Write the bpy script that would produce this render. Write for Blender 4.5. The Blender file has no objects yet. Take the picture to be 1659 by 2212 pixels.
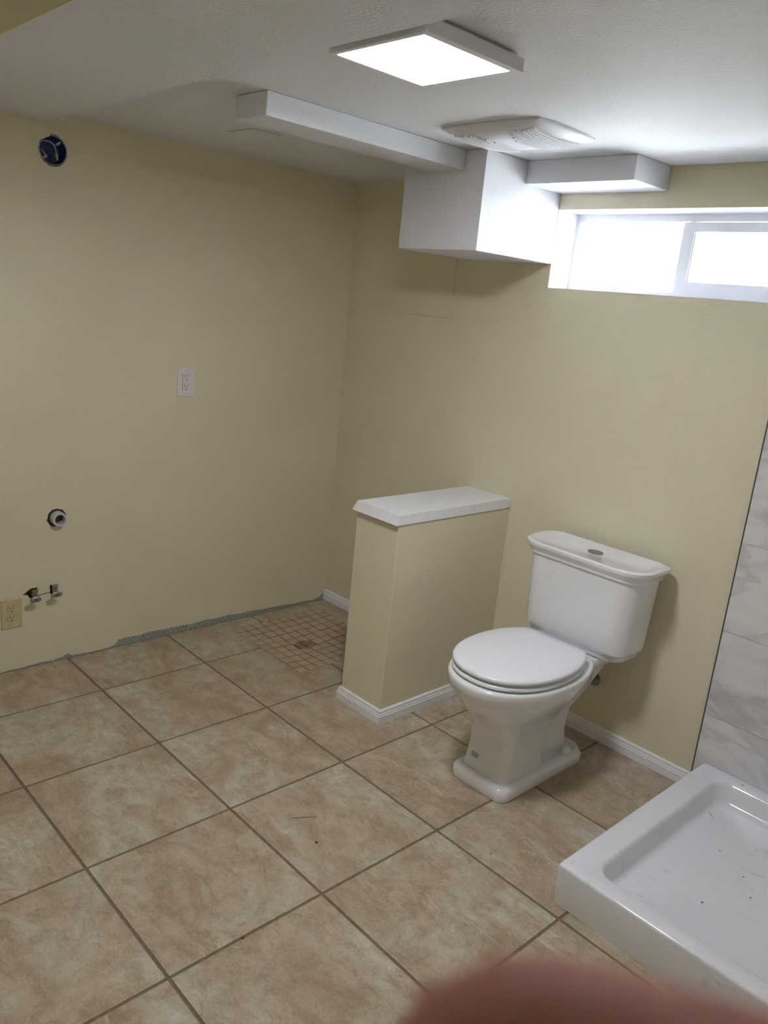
import bpy, bmesh, math, random
from mathutils import Vector, Matrix, Euler

# ------------------------------------------------------------------ camera, world, exposure
scene = bpy.context.scene
COL = scene.collection
W, HPX, FPX = 1659, 2212, 1726.95
CAM_LOC = Vector((3.048, -2.607, 1.559))
CAM_ROT = Euler((1.31244, -0.09521, 0.82080), 'XYZ')
cd = bpy.data.cameras.new('camera'); cam = bpy.data.objects.new('camera', cd); COL.objects.link(cam)
cam.location = CAM_LOC; cam.rotation_euler = CAM_ROT
cd.sensor_fit = 'VERTICAL'; cd.sensor_height = 24.0; cd.lens = FPX / HPX * 24.0
cd.clip_start = 0.004; cd.clip_end = 60
cd.dof.use_dof = True; cd.dof.focus_distance = 2.6
cd.dof.aperture_fstop = cd.lens / 1.6          # a phone lens opening of about 1.6 mm
scene.camera = cam
world = bpy.data.worlds.new('world'); scene.world = world; world.use_nodes = True
bg = world.node_tree.nodes['Background']
bg.inputs[0].default_value = (0.86, 0.92, 1.0, 1); bg.inputs[1].default_value = 6.2     # bright overcast sky
vs = scene.view_settings
vs.view_transform = 'Standard'; vs.look = 'None'; vs.gamma = 1.0; vs.use_curve_mapping = False
vs.exposure = 3.33
LED_STRENGTH = 7.6

# ------------------------------------------------------------------ material helpers
def lin(r, g, b):
    def f(c):
        c /= 255.0
        return c / 12.92 if c <= 0.04045 else ((c + 0.055) / 1.055) ** 2.4
    return (f(r), f(g), f(b), 1.0)

class NT:
    def __init__(s, name):
        s.m = bpy.data.materials.new(name); s.m.use_nodes = True
        s.t = s.m.node_tree; s.b = s.t.nodes['Principled BSDF']; s.out = s.t.nodes['Material Output']
    def n(s, typ, **kw):
        nd = s.t.nodes.new(typ)
        for k, v in kw.items():
            if k in nd.inputs: nd.inputs[k].default_value = v
            else: setattr(nd, k, v)
        return nd
    def l(s, a, b): s.t.links.new(a, b)
    def ramp(s, fac, stops):
        r = s.n('ShaderNodeValToRGB'); el = r.color_ramp.elements
        while len(el) < len(stops): el.new(0.5)
        for e, (p, c) in zip(el, stops): e.position = p; e.color = c
        s.l(fac, r.inputs[0]); return r.outputs[0]
    def mix(s, fac, a, b, mode='MIX'):
        m = s.n('ShaderNodeMix'); m.data_type = 'RGBA'; m.blend_type = mode
        for i, v in ((0, fac), (6, a), (7, b)):
            if hasattr(v, 'links'): s.l(v, m.inputs[i])
            else: m.inputs[i].default_value = v
        return m.outputs[2]
    def noise(s, vec, scale, detail=2.0, rough=0.5, dist=0.0):
        n = s.n('ShaderNodeTexNoise', Scale=scale, Detail=detail, Roughness=rough, Distortion=dist)
        if vec is not None: s.l(vec, n.inputs['Vector'])
        return n.outputs[0]
    def coords(s, kind='Object', rand=False):
        tc = s.n('ShaderNodeTexCoord'); v = tc.outputs[kind]
        if rand:
            oi = s.n('ShaderNodeObjectInfo'); mu = s.n('ShaderNodeMath', operation='MULTIPLY'); mu.inputs[1].default_value = 37.0
            s.l(oi.outputs['Random'], mu.inputs[0])
            ad = s.n('ShaderNodeVectorMath', operation='ADD'); s.l(v, ad.inputs[0]); s.l(mu.outputs[0], ad.inputs[1]); v = ad.outputs[0]
        return v
    def bump(s, h, strength, dist=0.001):
        b = s.n('ShaderNodeBump', Strength=strength, Distance=dist); s.l(h, b.inputs['Height']); s.l(b.outputs[0], s.b.inputs['Normal'])

def plain(name, col, rough=0.5, metal=0.0, coat=0.0, var=0.04, scale=40, bump=0.0):
    m = NT(name); v = m.coords()
    n = m.noise(v, scale, 3)
    c2 = tuple(min(1, x * (1 - var * 2)) for x in col[:3]) + (1,)
    c3 = tuple(min(1, x * (1 + var)) for x in col[:3]) + (1,)
    m.l(m.ramp(n, [(0.3, c2), (0.7, c3)]), m.b.inputs['Base Color'])
    m.b.inputs['Roughness'].default_value = rough; m.b.inputs['Metallic'].default_value = metal
    m.b.inputs['Coat Weight'].default_value = coat
    if bump: m.bump(m.noise(v, scale * 4, 2), bump)
    return m.m

def paint(name, col, rough, bump, bscale=170):
    m = NT(name); v = m.coords('Object')
    n = m.noise(v, 1.3, 4, 0.6)
    c2 = tuple(x * 0.95 for x in col[:3]) + (1,)
    m.l(m.ramp(n, [(0.3, c2), (0.7, col)]), m.b.inputs['Base Color'])
    m.b.inputs['Roughness'].default_value = rough
    a = m.noise(v, bscale, 2, 0.5)
    m.bump(m.ramp(a, [(0.42, (0, 0, 0, 1)), (0.62, (1, 1, 1, 1))]), bump, 0.0012)
    return m.m

MAT = {}
MAT['wall'] = paint('cream_wall_paint', lin(231, 222, 195), 0.55, 0.25)
MAT['ceil'] = paint('white_ceiling_paint', lin(224, 224, 229), 0.7, 0.22, 130)
MAT['trim'] = plain('white_trim_paint', lin(240, 240, 243), 0.35, var=0.02)
MAT['porcelain'] = plain('white_porcelain', lin(240, 240, 243), 0.12, coat=0.5, var=0.01)
MAT['plastic_white'] = plain('white_seat_plastic', lin(242, 243, 247), 0.22, var=0.01)
MAT['device'] = plain('white_device_plastic', lin(236, 230, 230), 0.35, var=0.02)
MAT['almond'] = plain('almond_device_plastic', lin(206, 194, 150), 0.4, var=0.03)
MAT['dark'] = plain('black_moulded_plastic', lin(18, 15, 14), 0.8)
MAT['chrome'] = plain('chrome', lin(165, 165, 172), 0.16, metal=1.0, var=0.02)
MAT['valve'] = plain('dull_valve_metal', lin(170, 160, 155), 0.4, metal=0.8, var=0.12, scale=160)
MAT['pvc'] = plain('grey_white_pipe_plastic', lin(208, 205, 205), 0.45, var=0.05)
MAT['nut'] = plain('dark_brown_pipe_collar', lin(62, 50, 42), 0.6, var=0.2, scale=90)
MAT['bluebox'] = plain('dark_blue_box_plastic', lin(40, 60, 128), 0.4, var=0.1)
MAT['boxrim'] = plain('pale_cut_rim', lin(214, 204, 196), 0.6)
MAT['wire'] = plain('pale_wire_insulation', lin(206, 198, 180), 0.45)
MAT['wirenut'] = plain('dull_yellow_connector', lin(170, 160, 100), 0.5)
MAT['vinyl'] = plain('white_window_vinyl', lin(235, 235, 240), 0.3, var=0.01)
MAT['gel'] = plain('white_shower_acrylic', lin(238, 240, 246), 0.16, coat=0.4, var=0.012, scale=6)
MAT['fan'] = plain('white_fan_plastic', lin(234, 235, 241), 0.4, var=0.01)
MAT['lampframe'] = plain('white_lamp_frame', lin(229, 230, 238), 0.4, var=0.01)
MAT['phone'] = plain('black_phone_shell', lin(22, 22, 25), 0.35)
MAT['concrete'] = plain('outside_concrete', lin(192, 190, 187), 0.9, var=0.05, scale=9)
MAT['wood'] = plain('pale_wood_sliver', lin(206, 178, 128), 0.7, var=0.15, scale=300)
MAT['crumb'] = plain('brown_debris', lin(100, 74, 44), 0.9, var=0.2, scale=300)
MAT['whitebit'] = plain('white_paper_curl', lin(228, 224, 214), 0.7)
MAT['steeltrim'] = plain('grey_tile_edge_metal', lin(112, 108, 104), 0.45, metal=0.5)
MAT['drain'] = plain('brown_bronze_drain', lin(172, 150, 128), 0.45, metal=0.4, var=0.15, scale=120)
MAT['skin'] = None

def m_lamp():
    m = NT('lit_diffuser'); v = m.coords()
    m.b.inputs['Base Color'].default_value = (0.9, 0.9, 0.9, 1)
    n = m.noise(v, 3, 1)
    m.l(m.ramp(n, [(0, (0.90, 0.945, 1, 1)), (1, (0.91, 0.95, 1, 1))]), m.b.inputs['Emission Color'])
    m.b.inputs['Emission Strength'].default_value = LED_STRENGTH
    return m.m
MAT['lit'] = m_lamp()

def m_glass():
    m = NT('window_glass')
    tr = m.n('ShaderNodeBsdfTransparent'); tr.inputs[0].default_value = (0.95, 0.97, 0.97, 1)
    gl = m.n('ShaderNodeBsdfGlossy'); gl.inputs['Roughness'].default_value = 0.02
    fr = m.n('ShaderNodeFresnel'); fr.inputs['IOR'].default_value = 1.45
    mx = m.n('ShaderNodeMixShader'); m.l(fr.outputs[0], mx.inputs[0]); m.l(tr.outputs[0], mx.inputs[1]); m.l(gl.outputs[0], mx.inputs[2])
    m.l(mx.outputs[0], m.out.inputs[0]); return m.m
MAT['glass'] = m_glass()

def m_tile(name, soft=False):
    m = NT(name); v = m.coords('Object', rand=True)
    st = m.n('ShaderNodeMapping'); st.inputs['Rotation'].default_value = (0, 0, 0.6); st.inputs['Scale'].default_value = (1.0, 1.7, 1.0); m.l(v, st.inputs[0])
    a = m.noise(st.outputs[0], 2.6, 6, 0.66, 1.0)
    b = m.noise(v, 17, 6, 0.68, 0.5)
    c = m.noise(v, 150, 3, 0.6)
    base = m.ramp(a, [(0.32, lin(150, 122, 91)), (0.42, lin(176, 154, 125)), (0.52, lin(194, 180, 156)), (0.62, lin(204, 197, 180))])
    base = m.mix(m.ramp(b, [(0.36, (0.75, 0.75, 0.75, 1)), (0.6, (0, 0, 0, 1))]), base, lin(152, 130, 103))
    base = m.mix(0.22, base, m.ramp(c, [(0.3, lin(140, 120, 98)), (0.7, lin(218, 210, 194))]))
    # thin pale streaks
    s2 = m.n('ShaderNodeMapping'); s2.inputs['Rotation'].default_value = (0, 0, -0.35); s2.inputs['Scale'].default_value = (1.0, 3.2, 1.0); m.l(v, s2.inputs[0])
    d = m.noise(s2.outputs[0], 2.6, 7, 0.6, 0.9)
    vein = m.ramp(d, [(0.483, (0, 0, 0, 1)), (0.497, (1, 1, 1, 1)), (0.511, (0, 0, 0, 1))])
    gate = m.ramp(m.noise(v, 4.5, 2), [(0.52, (0, 0, 0, 1)), (0.70, (0.6, 0.6, 0.6, 1))])
    base = m.mix(m.mix(1.0, vein, gate, 'MULTIPLY'), base, lin(232, 222, 204))
    e = m.noise(s2.outputs[0], 3.4, 6, 0.6, 0.7)
    dv = m.ramp(e, [(0.488, (0, 0, 0, 1)), (0.5, (0.42, 0.42, 0.42, 1)), (0.512, (0, 0, 0, 1))])
    base = m.mix(dv, base, lin(140, 108, 76))
    if soft: base = m.mix(0.55, base, lin(190, 170, 142))
    m.l(base, m.b.inputs['Base Color'])
    m.b.inputs['Roughness'].default_value = 0.42
    m.bump(b, 0.18, 0.002); return m.m
MAT['tile'] = m_tile('beige_stone_look_tile')
MAT['mosaic'] = m_tile('beige_mosaic_tile', True)
MAT['grout'] = plain('brown_grout', lin(132, 113, 92), 0.9, var=0.1, scale=60)
MAT['grout_white'] = plain('white_grout', lin(232, 230, 226), 0.8)

def m_marble():
    m = NT('white_marble'); v = m.coords('Object', rand=True)
    mp = m.n('ShaderNodeMapping'); mp.inputs['Rotation'].default_value = (0, 0.7, 0); mp.inputs['Scale'].default_value = (1, 1, 2.0); m.l(v, mp.inputs[0])
    a = m.noise(mp.outputs[0], 3.2, 6, 0.6, 1.2)
    base = m.ramp(a, [(0.3, lin(196, 196, 200)), (0.5, lin(226, 225, 226)), (0.7, lin(238, 236, 234))])
    b = m.noise(mp.outputs[0], 1.7, 6, 0.55, 0.9)
    vein = m.ramp(b, [(0.44, (0, 0, 0, 1)), (0.5, (0.38, 0.38, 0.38, 1)), (0.52, (0, 0, 0, 1))])
    base = m.mix(vein, base, lin(160, 160, 166))
    m.l(base, m.b.inputs['Base Color']); m.b.inputs['Roughness'].default_value = 0.25
    return m.m
MAT['marble'] = m_marble()

def m_gypsum():
    m = NT('torn_gypsum'); v = m.coords()
    a = m.noise(v, 130, 4, 0.7); b = m.noise(v, 420, 2)
    c = m.ramp(a, [(0.35, lin(104, 110, 104)), (0.48, lin(158, 164, 154)), (0.58, lin(178, 180, 170)), (0.68, lin(226, 224, 214))])
    m.l(c, m.b.inputs['Base Color']); m.b.inputs['Roughness'].default_value = 0.95; m.bump(b, 0.8, 0.002); return m.m
MAT['gypsum'] = m_gypsum()

def m_gel():
    m = NT('white_shower_acrylic_soiled'); v = m.coords()
    mp = m.n('ShaderNodeMapping'); mp.inputs['Rotation'].default_value = (0, 0, 0.9); mp.inputs['Scale'].default_value = (1, 2.4, 1); m.l(v, mp.inputs[0])
    a = m.noise(mp.outputs[0], 16, 6, 0.7, 0.8); b = m.noise(v, 3.5, 2)
    f = m.mix(1.0, m.ramp(a, [(0.56, (0, 0, 0, 1)), (0.72, (0.5, 0.5, 0.5, 1))]), m.ramp(b, [(0.45, (0, 0, 0, 1)), (0.65, (1, 1, 1, 1))]), 'MULTIPLY')
    m.l(m.mix(f, lin(236, 238, 244), lin(150, 150, 152)), m.b.inputs['Base Color'])
    m.b.inputs['Roughness'].default_value = 0.16; m.b.inputs['Coat Weight'].default_value = 0.4; return m.m
MAT['gel'] = m_gel()

def m_sticker():
    m = NT('printed_sticker'); v = m.coords('Object')
    mp = m.n('ShaderNodeMapping'); mp.inputs['Scale'].default_value = (330, 1, 420); m.l(v, mp.inputs[0])
    n = m.noise(mp.outputs[0], 1.0, 0)
    m.l(m.ramp(n, [(0.46, lin(120, 118, 128)), (0.54, lin(206, 204, 208))]), m.b.inputs['Base Color'])
    m.b.inputs['Roughness'].default_value = 0.4; return m.m
MAT['sticker'] = m_sticker()

def m_skin():
    m = NT('skin'); v = m.coords()
    a = m.noise(v, 60, 4, 0.6); b = m.noise(v, 900, 2)
    m.l(m.ramp(a, [(0.3, lin(178, 116, 100)), (0.7, lin(202, 142, 124))]), m.b.inputs['Base Color'])
    m.b.inputs['Roughness'].default_value = 0.75; m.b.inputs['Specular IOR Level'].default_value = 0.2
    m.b.inputs['Subsurface Weight'].default_value = 0.25; m.b.inputs['Subsurface Radius'].default_value = (1.0, 0.3, 0.15); m.b.inputs['Subsurface Scale'].default_value = 0.003
    m.bump(b, 0.2, 0.0003); return m.m
MAT['skin'] = m_skin()
MAT['nail'] = plain('fingernail', lin(214, 168, 152), 0.4)

# ------------------------------------------------------------------ mesh helpers
def link(name, bm, mat, parent=None, smooth=False, bevel=0.0, bseg=2, kind=None, label=None, cat=None, group=None, autosmooth=None):
    me = bpy.data.meshes.new(name); bmesh.ops.recalc_face_normals(bm, faces=bm.faces[:])
    bm.to_mesh(me); bm.free()
    me.materials.append(MAT[mat])
    ob = bpy.data.objects.new(name, me); COL.objects.link(ob)
    if parent: ob.parent = parent
    if smooth:
        for p in me.polygons: p.use_smooth = True
        if autosmooth is not None: me.set_sharp_from_angle(angle=math.radians(autosmooth))
    if bevel:
        md = ob.modifiers.new('bevel', 'BEVEL'); md.width = bevel; md.segments = bseg; md.limit_method = 'ANGLE'
        for p in me.polygons: p.use_smooth = True
        md.harden_normals = True
    tag(ob, label, cat, group, kind)
    return ob

def tag(o, label=None, cat=None, group=None, kind=None):
    if label: o['label'] = label
    if cat: o['category'] = cat
    if group: o['group'] = group
    if kind: o['kind'] = kind
    return o

def thing(name, label, cat, loc=(0, 0, 0), group=None, kind=None):
    o = bpy.data.objects.new(name, None); COL.objects.link(o); o.location = loc; o.empty_display_size = 0.05
    return tag(o, label, cat, group, kind)

def box(bm, x0, x1, y0, y1, z0, z1):
    v = [bm.verts.new(p) for p in ((x0, y0, z0), (x1, y0, z0), (x1, y1, z0), (x0, y1, z0), (x0, y0, z1), (x1, y0, z1), (x1, y1, z1), (x0, y1, z1))]
    for f in ((3, 2, 1, 0), (4, 5, 6, 7), (0, 1, 5, 4), (1, 2, 6, 5), (2, 3, 7, 6), (3, 0, 4, 7)): bm.faces.new([v[i] for i in f])
def B(*a):
    bm = bmesh.new(); box(bm, *a); return bm
def BB(*boxes):
    bm = bmesh.new()
    for b in boxes: box(bm, *b)
    return bm

def prism(bm, pts, f0, f1):
    """pts: 2D outline; f0, f1 map (u, v) to the two end positions"""
    a = [bm.verts.new(f0(*p)) for p in pts]; b = [bm.verts.new(f1(*p)) for p in pts]; n = len(pts)
    bm.faces.new(a[::-1]); bm.faces.new(b)
    for i in range(n): bm.faces.new((a[i], a[(i + 1) % n], b[(i + 1) % n], b[i]))

def loft(bm, rings, cap0=True, cap1=True):
    R = [[bm.verts.new(p) for p in r] for r in rings]; n = len(rings[0])
    for a, b in zip(R, R[1:]):
        for i in range(n): bm.faces.new((a[i], a[(i + 1) % n], b[(i + 1) % n], b[i]))
    if cap0: bm.faces.new(R[0][::-1])
    if cap1: bm.faces.new(R[-1])

def rrect(x0, x1, y0, y1, r, z, seg=6):
    out = []
    for cx, cy, a0 in ((x1 - r, y1 - r, 0), (x0 + r, y1 - r, 90), (x0 + r, y0 + r, 180), (x1 - r, y0 + r, 270)):
        for i in range(seg + 1):
            a = math.radians(a0 + 90 * i / seg); out.append((cx + r * math.cos(a), cy + r * math.sin(a), z))
    return out

def basis(d):
    d = d.normalized(); up = Vector((0, 0, 1)) if abs(d.z) < 0.9 else Vector((0, 1, 0))
    a = d.cross(up).normalized(); return a, a.cross(d)

def tube(bm, pts, r, n=10, cap=True):
    pts = [Vector(p) for p in pts]; rings = []
    rr = r if isinstance(r, (list, tuple)) else [r] * len(pts)
    for i, p in enumerate(pts):
        d = pts[min(i + 1, len(pts) - 1)] - pts[max(i - 1, 0)]
        if i == 0: a, b = basis(d)
        else:
            a = (a - d.normalized() * a.dot(d.normalized())).normalized(); b = a.cross(d.normalized())
        rings.append([p + (a * math.cos(t) + b * math.sin(t)) * rr[i] for t in [2 * math.pi * k / n for k in range(n)]])
    loft(bm, rings, cap, cap)

def lathe_x(bm, prof, cy, cz, n=32, sy=1.0, sz=1.0, closed=False):
    """prof: (x, r) list revolved round the x axis through (cy, cz)"""
    rings = [[(x, cy + r * sy * math.cos(2 * math.pi * k / n), cz + r * sz * math.sin(2 * math.pi * k / n)) for k in range(n)] for x, r in prof]
    if closed:
        R = [[bm.verts.new(p) for p in r] for r in rings]
        for j in range(len(R)):
            a, b = R[j], R[(j + 1) % len(R)]
            for i in range(n): bm.faces.new((a[i], a[(i + 1) % n], b[(i + 1) % n], b[i]))
    else: loft(bm, rings)

rnd = random.Random(7)

# ------------------------------------------------------------------ dimensions
H = 2.078          # main ceiling
XR = 3.33          # right wall
YF = -3.45         # wall behind the photographer
H2 = 2.36          # ceiling beyond the header
TILE = 0.455
# ------------------------------------------------------------------ floor
DX, DY = 0.3863, -0.428                        # floor drain
MX0, MX1, MY0, MY1 = 0.092, 0.627, -0.636, -0.116
def dish(x, y):
    u = min(1.0, max(abs(x - DX) / 0.27, abs(y - DY) / (0.30 if y > DY else 0.22)))
    return -0.016 * (1 - u) ** 1.2
bm = bmesh.new()
zg = -0.0022
zb = -0.16
NG = 24
gxs = [MX0 + (MX1 - MX0) * i / NG for i in range(NG + 1)]; gys = [MY0 + (MY1 - MY0) * i / NG for i in range(NG + 1)]
grid = [[bm.verts.new((x, y, zg + dish(x, y))) for y in gys] for x in gxs]
for i in range(NG):
    for j in range(NG):
        if math.hypot((gxs[i] + gxs[i + 1]) / 2 - DX, (gys[j] + gys[j + 1]) / 2 - DY) < 0.030: continue
        bm.faces.new((grid[i][j], grid[i + 1][j], grid[i + 1][j + 1], grid[i][j + 1]))
FX0, FX1, FY0, FY1 = -0.13, XR + 0.12, YF - 0.12, 0.26
def quad(x0, x1, y0, y1, z=zg):
    bm.faces.new([bm.verts.new(p) for p in ((x0, y0, z), (x1, y0, z), (x1, y1, z), (x0, y1, z))])
quad(FX0, MX0, FY0, FY1); quad(MX1, FX1, FY0, FY1); quad(MX0, MX1, FY0, MY0); quad(MX0, MX1, MY1, FY1)
box(bm, FX0, FX1, FY0, FY1, zb, -0.12)
floor = link('floor', bm, 'grout', kind='structure', label='beige stone-look tiled floor with brown grout lines', cat='floor')

G2 = 0.0040
def tile_obj(pts, name='floor_tile', z0=-0.010, z1=0.0, mat='tile'):
    cx = sum(p[0] for p in pts) / len(pts); cy = sum(p[1] for p in pts) / len(pts)
    bm = bmesh.new(); prism(bm, [(x - cx, y - cy) for x, y in pts], lambda u, v: (u, v, z0), lambda u, v: (u, v, z1))
    o = link(name, bm, mat, floor, bevel=0.0012, bseg=1); o.location = (cx, cy, 0); return o
xl = [0.0] + [0.333 + TILE * k for k in range(7)]; xl[-1] = 3.063 if xl[-1] > XR else xl[-1]; xl.append(XR)
yl = [-0.002] + [-0.467 - TILE * k for k in range(7)]; yl = yl[:7] + [YF]
full_mesh = None
for i in range(len(xl) - 1):
    for j in range(len(yl) - 1):
        x0, x1, y1, y0 = xl[i] + G2, xl[i + 1] - G2, yl[j] - G2, yl[j + 1] + G2
        if i == 0: x0 = 0.006
        if x1 - x0 < 0.02: continue
        ox0, ox1, oy0, oy1 = max(x0, MX0), min(x1, MX1), max(y0, MY0), min(y1, MY1)
        if ox0 < ox1 and oy0 < oy1:
            # the mosaic zone cuts one corner out of this tile
            mx = MX0 if x0 < MX0 else MX1; my = MY0 if y0 < MY0 else MY1
            if x0 < MX0 and y0 < MY0: pts = [(x0, y0), (x1, y0), (x1, my), (mx, my), (mx, y1), (x0, y1)]
            elif x0 < MX0: pts = [(x0, y0), (mx, y0), (mx, my), (x1, my), (x1, y1), (x0, y1)]
            elif y0 < MY0: pts = [(x0, y0), (x1, y0), (x1, y1), (mx, y1), (mx, my), (x0, my)]
            else: pts = [(mx, y0), (x1, y0), (x1, y1), (x0, y1), (x0, my), (mx, my)]
            tile_obj(pts); continue
        if i > 0 and j > 0 and abs(x1 - x0 - TILE + 2 * G2) < 1e-3 and abs(y1 - y0 - TILE + 2 * G2) < 1e-3:
            if full_mesh is None:
                full_mesh = tile_obj([(x0, y0), (x1, y0), (x1, y1), (x0, y1)])
            else:
                o = full_mesh.copy(); COL.objects.link(o); o.parent = floor; o.location = ((x0 + x1) / 2, (y0 + y1) / 2, 0)
        else: tile_obj([(x0, y0), (x1, y0), (x1, y1), (x0, y1)])
# mosaic pieces sloping to the drain
NM = 10
px_, py_ = (MX1 - MX0) / NM, (MY1 - MY0) / NM
bm = bmesh.new(); hx, hy = px_ / 2 - 0.0024, py_ / 2 - 0.0024
box(bm, -hx, hx, -hy, hy, -0.006, 0.0)
proto = None
for i in range(NM):
    for j in range(NM):
        x = MX0 + px_ * (i + 0.5); y = MY0 + py_ * (j + 0.5)
        if abs(x - DX) < 0.02 and abs(y - DY) < 0.04: continue
        if proto is None:
            o = link('mosaic_tile', bm, 'mosaic', floor, bevel=0.0008, bseg=1); proto = o
        else:
            o = proto.copy(); COL.objects.link(o); o.parent = floor
        e = 0.02
        sx = (dish(x + e, y) - dish(x - e, y)) / (2 * e); sy = (dish(x, y + e) - dish(x, y - e)) / (2 * e)
        o.location = (x + rnd.uniform(-.0006, .0006), y + rnd.uniform(-.0006, .0006), dish(x, y) + rnd.uniform(-.0006, .0004))
        o.rotation_euler = (math.atan(sy), -math.atan(sx), rnd.uniform(-.015, .015))

# floor drain
dr = thing('floor_drain', 'small slotted metal floor drain sunk in the mosaic tile patch', 'drain', (DX, DY, 0))
dz = -0.0122
def ring_pts(r, z, n=8, off=22.5): return [(r * math.cos(math.radians(off + 360 * k / n)), r * math.sin(math.radians(off + 360 * k / n)), z) for k in range(n)]
bm = bmesh.new()
R = [[bm.verts.new(p) for p in ring_pts(r, z)] for r, z in ((0.046, dz - 0.012), (0.046, dz + 0.001), (0.038, dz + 0.001), (0.038, dz - 0.012))]
for k in range(4):
    a, b = R[k], R[(k + 1) % 4]
    for i in range(8): bm.faces.new((a[i], a[(i + 1) % 8], b[(i + 1) % 8], b[i]))
link('rim', bm, 'drain', dr)
bm = bmesh.new(); loft(bm, [ring_pts(0.042, dz - 0.0115), ring_pts(0.042, dz - 0.085), ring_pts(0.0385, dz - 0.085), ring_pts(0.0385, dz - 0.0110)], False, False); loft(bm, [ring_pts(0.042, dz - 0.090), ring_pts(0.042, dz - 0.085)]); link('sump', bm, 'drain', dr)
for k in range(5):
    x = -0.030 + 0.015 * k; hl = 0.034 if abs(x) < 0.02 else 0.022
    link('grate_bar', B(x - 0.0036, x + 0.0036, -hl, hl, dz - 0.008, dz - 0.001), 'drain', dr)
link('grate_bar', B(-0.036, 0.036, 0.014, 0.028, dz - 0.008, dz - 0.0012), 'drain', dr)
link('grate_bar', B(-0.036, 0.036, -0.028, -0.016, dz - 0.008, dz - 0.0012), 'drain', dr)

# ------------------------------------------------------------------ walls
WX0, WX1, WZ0, WZ1 = 1.154, 2.070, 1.666, 1.947        # window opening
wall_back = link('wall_back', BB((-0.13, WX0, 0, 0.25, -0.05, H2), (WX1, XR + 0.12, 0, 0.25, -0.05, H2),
                 (WX0, WX1, 0, 0.25, -0.05, WZ0), (WX0, WX1, 0, 0.25, WZ1, H2)), 'wall', kind='structure',
                 label='cream painted wall with the window and the toilet', cat='wall')

# left wall with real openings for box, pipe and valves
def jag(cy, cz, ry, rz, n, amp, seed):
    r = random.Random(seed)
    return [(cy + (ry * (1 + r.uniform(-amp, amp))) * math.cos(2 * math.pi * k / n), cz + (rz * (1 + r.uniform(-amp, amp))) * math.sin(2 * math.pi * k / n)) for k in range(n)]
BOXC = (-1.4165, 1.957); PIPE = (-1.414, 0.612); V1 = (-1.514, 0.312); V2 = (-1.431, 0.317)
box_hole = jag(*BOXC, 0.0505, 0.0525, 40, 0.015, 3)
box_hole = [(y, z) if not (1.85 < math.atan2(z - BOXC[1], y - BOXC[0]) < 2.35) else (BOXC[0] + (y - BOXC[0]) * 0.86, BOXC[1] + (z - BOXC[1]) * 0.86) for y, z in box_hole]
pipe_hole = jag(PIPE[0] - 0.002, PIPE[1] + 0.001, 0.037, 0.037, 28, 0.06, 5)
v1_hole = [(-1.496, 0.290), (-1.4955, 0.312), (-1.495, 0.336), (-1.505, 0.333), (-1.515, 0.335), (-1.524, 0.331), (-1.530, 0.327), (-1.538, 0.322), (-1.552, 0.312), (-1.546, 0.309), (-1.530, 0.305), (-1.525, 0.293), (-1.510, 0.289)]
v2_hole = [(-1.416, 0.296), (-1.415, 0.315), (-1.414, 0.336), (-1.424, 0.332), (-1.436, 0.335), (-1.446, 0.334), (-1.445, 0.315), (-1.446, 0.297), (-1.430, 0.294)]
holes = [(box_hole, BOXC, 0.065), (pipe_hole, PIPE, 0.05), (v1_hole, V1, 0.0405), (v2_hole, V2, 0.0405)]
rects = [(c[0] - r, c[0] + r, c[1] - r, c[1] + r) for _, c, r in holes]
bm = bmesh.new()
ys = sorted({YF, 0.0} | {v for r in rects for v in r[:2]}); zs = sorted({-0.05, H2} | {v for r in rects for v in r[2:]})
for a, b in zip(ys, ys[1:]):
    for c, d in zip(zs, zs[1:]):
        my, mz = (a + b) / 2, (c + d) / 2
        if any(r[0] < my < r[1] and r[2] < mz < r[3] for r in rects): continue
        bm.faces.new([bm.verts.new((0, *p)) for p in ((a, c), (b, c), (b, d), (a, d))])
def to_rect(y, z, r, c):
    dy, dz_ = y - c[0], z - c[1]; s = 1e9
    if dy: s = min(s, ((r[1] if dy > 0 else r[0]) - c[0]) / dy)
    if dz_: s = min(s, ((r[3] if dz_ > 0 else r[2]) - c[1]) / dz_)
    return (c[0] + dy * s, c[1] + dz_ * s)
for (poly, c, _), r in zip(holes, rects):
    # densify so that the square's corners are hit
    angs = sorted((math.atan2(z - c[1], y - c[0]), y, z) for y, z in poly)
    pts = [(y, z) for _, y, z in angs]; n = len(pts)
    for k in range(n):
        p, q = pts[k], pts[(k + 1) % n]; P2, Q2 = to_rect(*p, r, c), to_rect(*q, r, c)
        outer = [P2]
        if abs(P2[0] - Q2[0]) > 1e-9 and abs(P2[1] - Q2[1]) > 1e-9:
            cor = min(((yy, zz) for yy in r[:2] for zz in r[2:]), key=lambda t: math.hypot(t[0] - P2[0], t[1] - P2[1]) + math.hypot(t[0] - Q2[0], t[1] - Q2[1]))
            outer.append(cor)
        outer.append(Q2)
        bm.faces.new([bm.verts.new((0, *t)) for t in [p] + outer + [q]])
        bm.faces.new([bm.verts.new(t) for t in ((0, *p), (0, *q), (-0.013, *q), (-0.013, *p))])
bmesh.ops.remove_doubles(bm, verts=bm.verts[:], dist=1e-6)
box(bm, -0.125, -0.095, YF, 0.0, -0.05, H2)
wall_left = link('wall_left', bm, 'wall', kind='structure', label='cream painted wall with unfinished vanity rough-ins', cat='wall')
link('wall_right', B(XR, XR + 0.12, YF, 0, -0.05, H2), 'wall', kind='structure', label='cream painted wall at the end of the shower base', cat='wall')
link('wall_front', B(-0.13, XR + 0.12, YF - 0.12, YF, -0.05, H2), 'wall', kind='structure', label='cream painted wall opposite the window wall', cat='wall')

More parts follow.
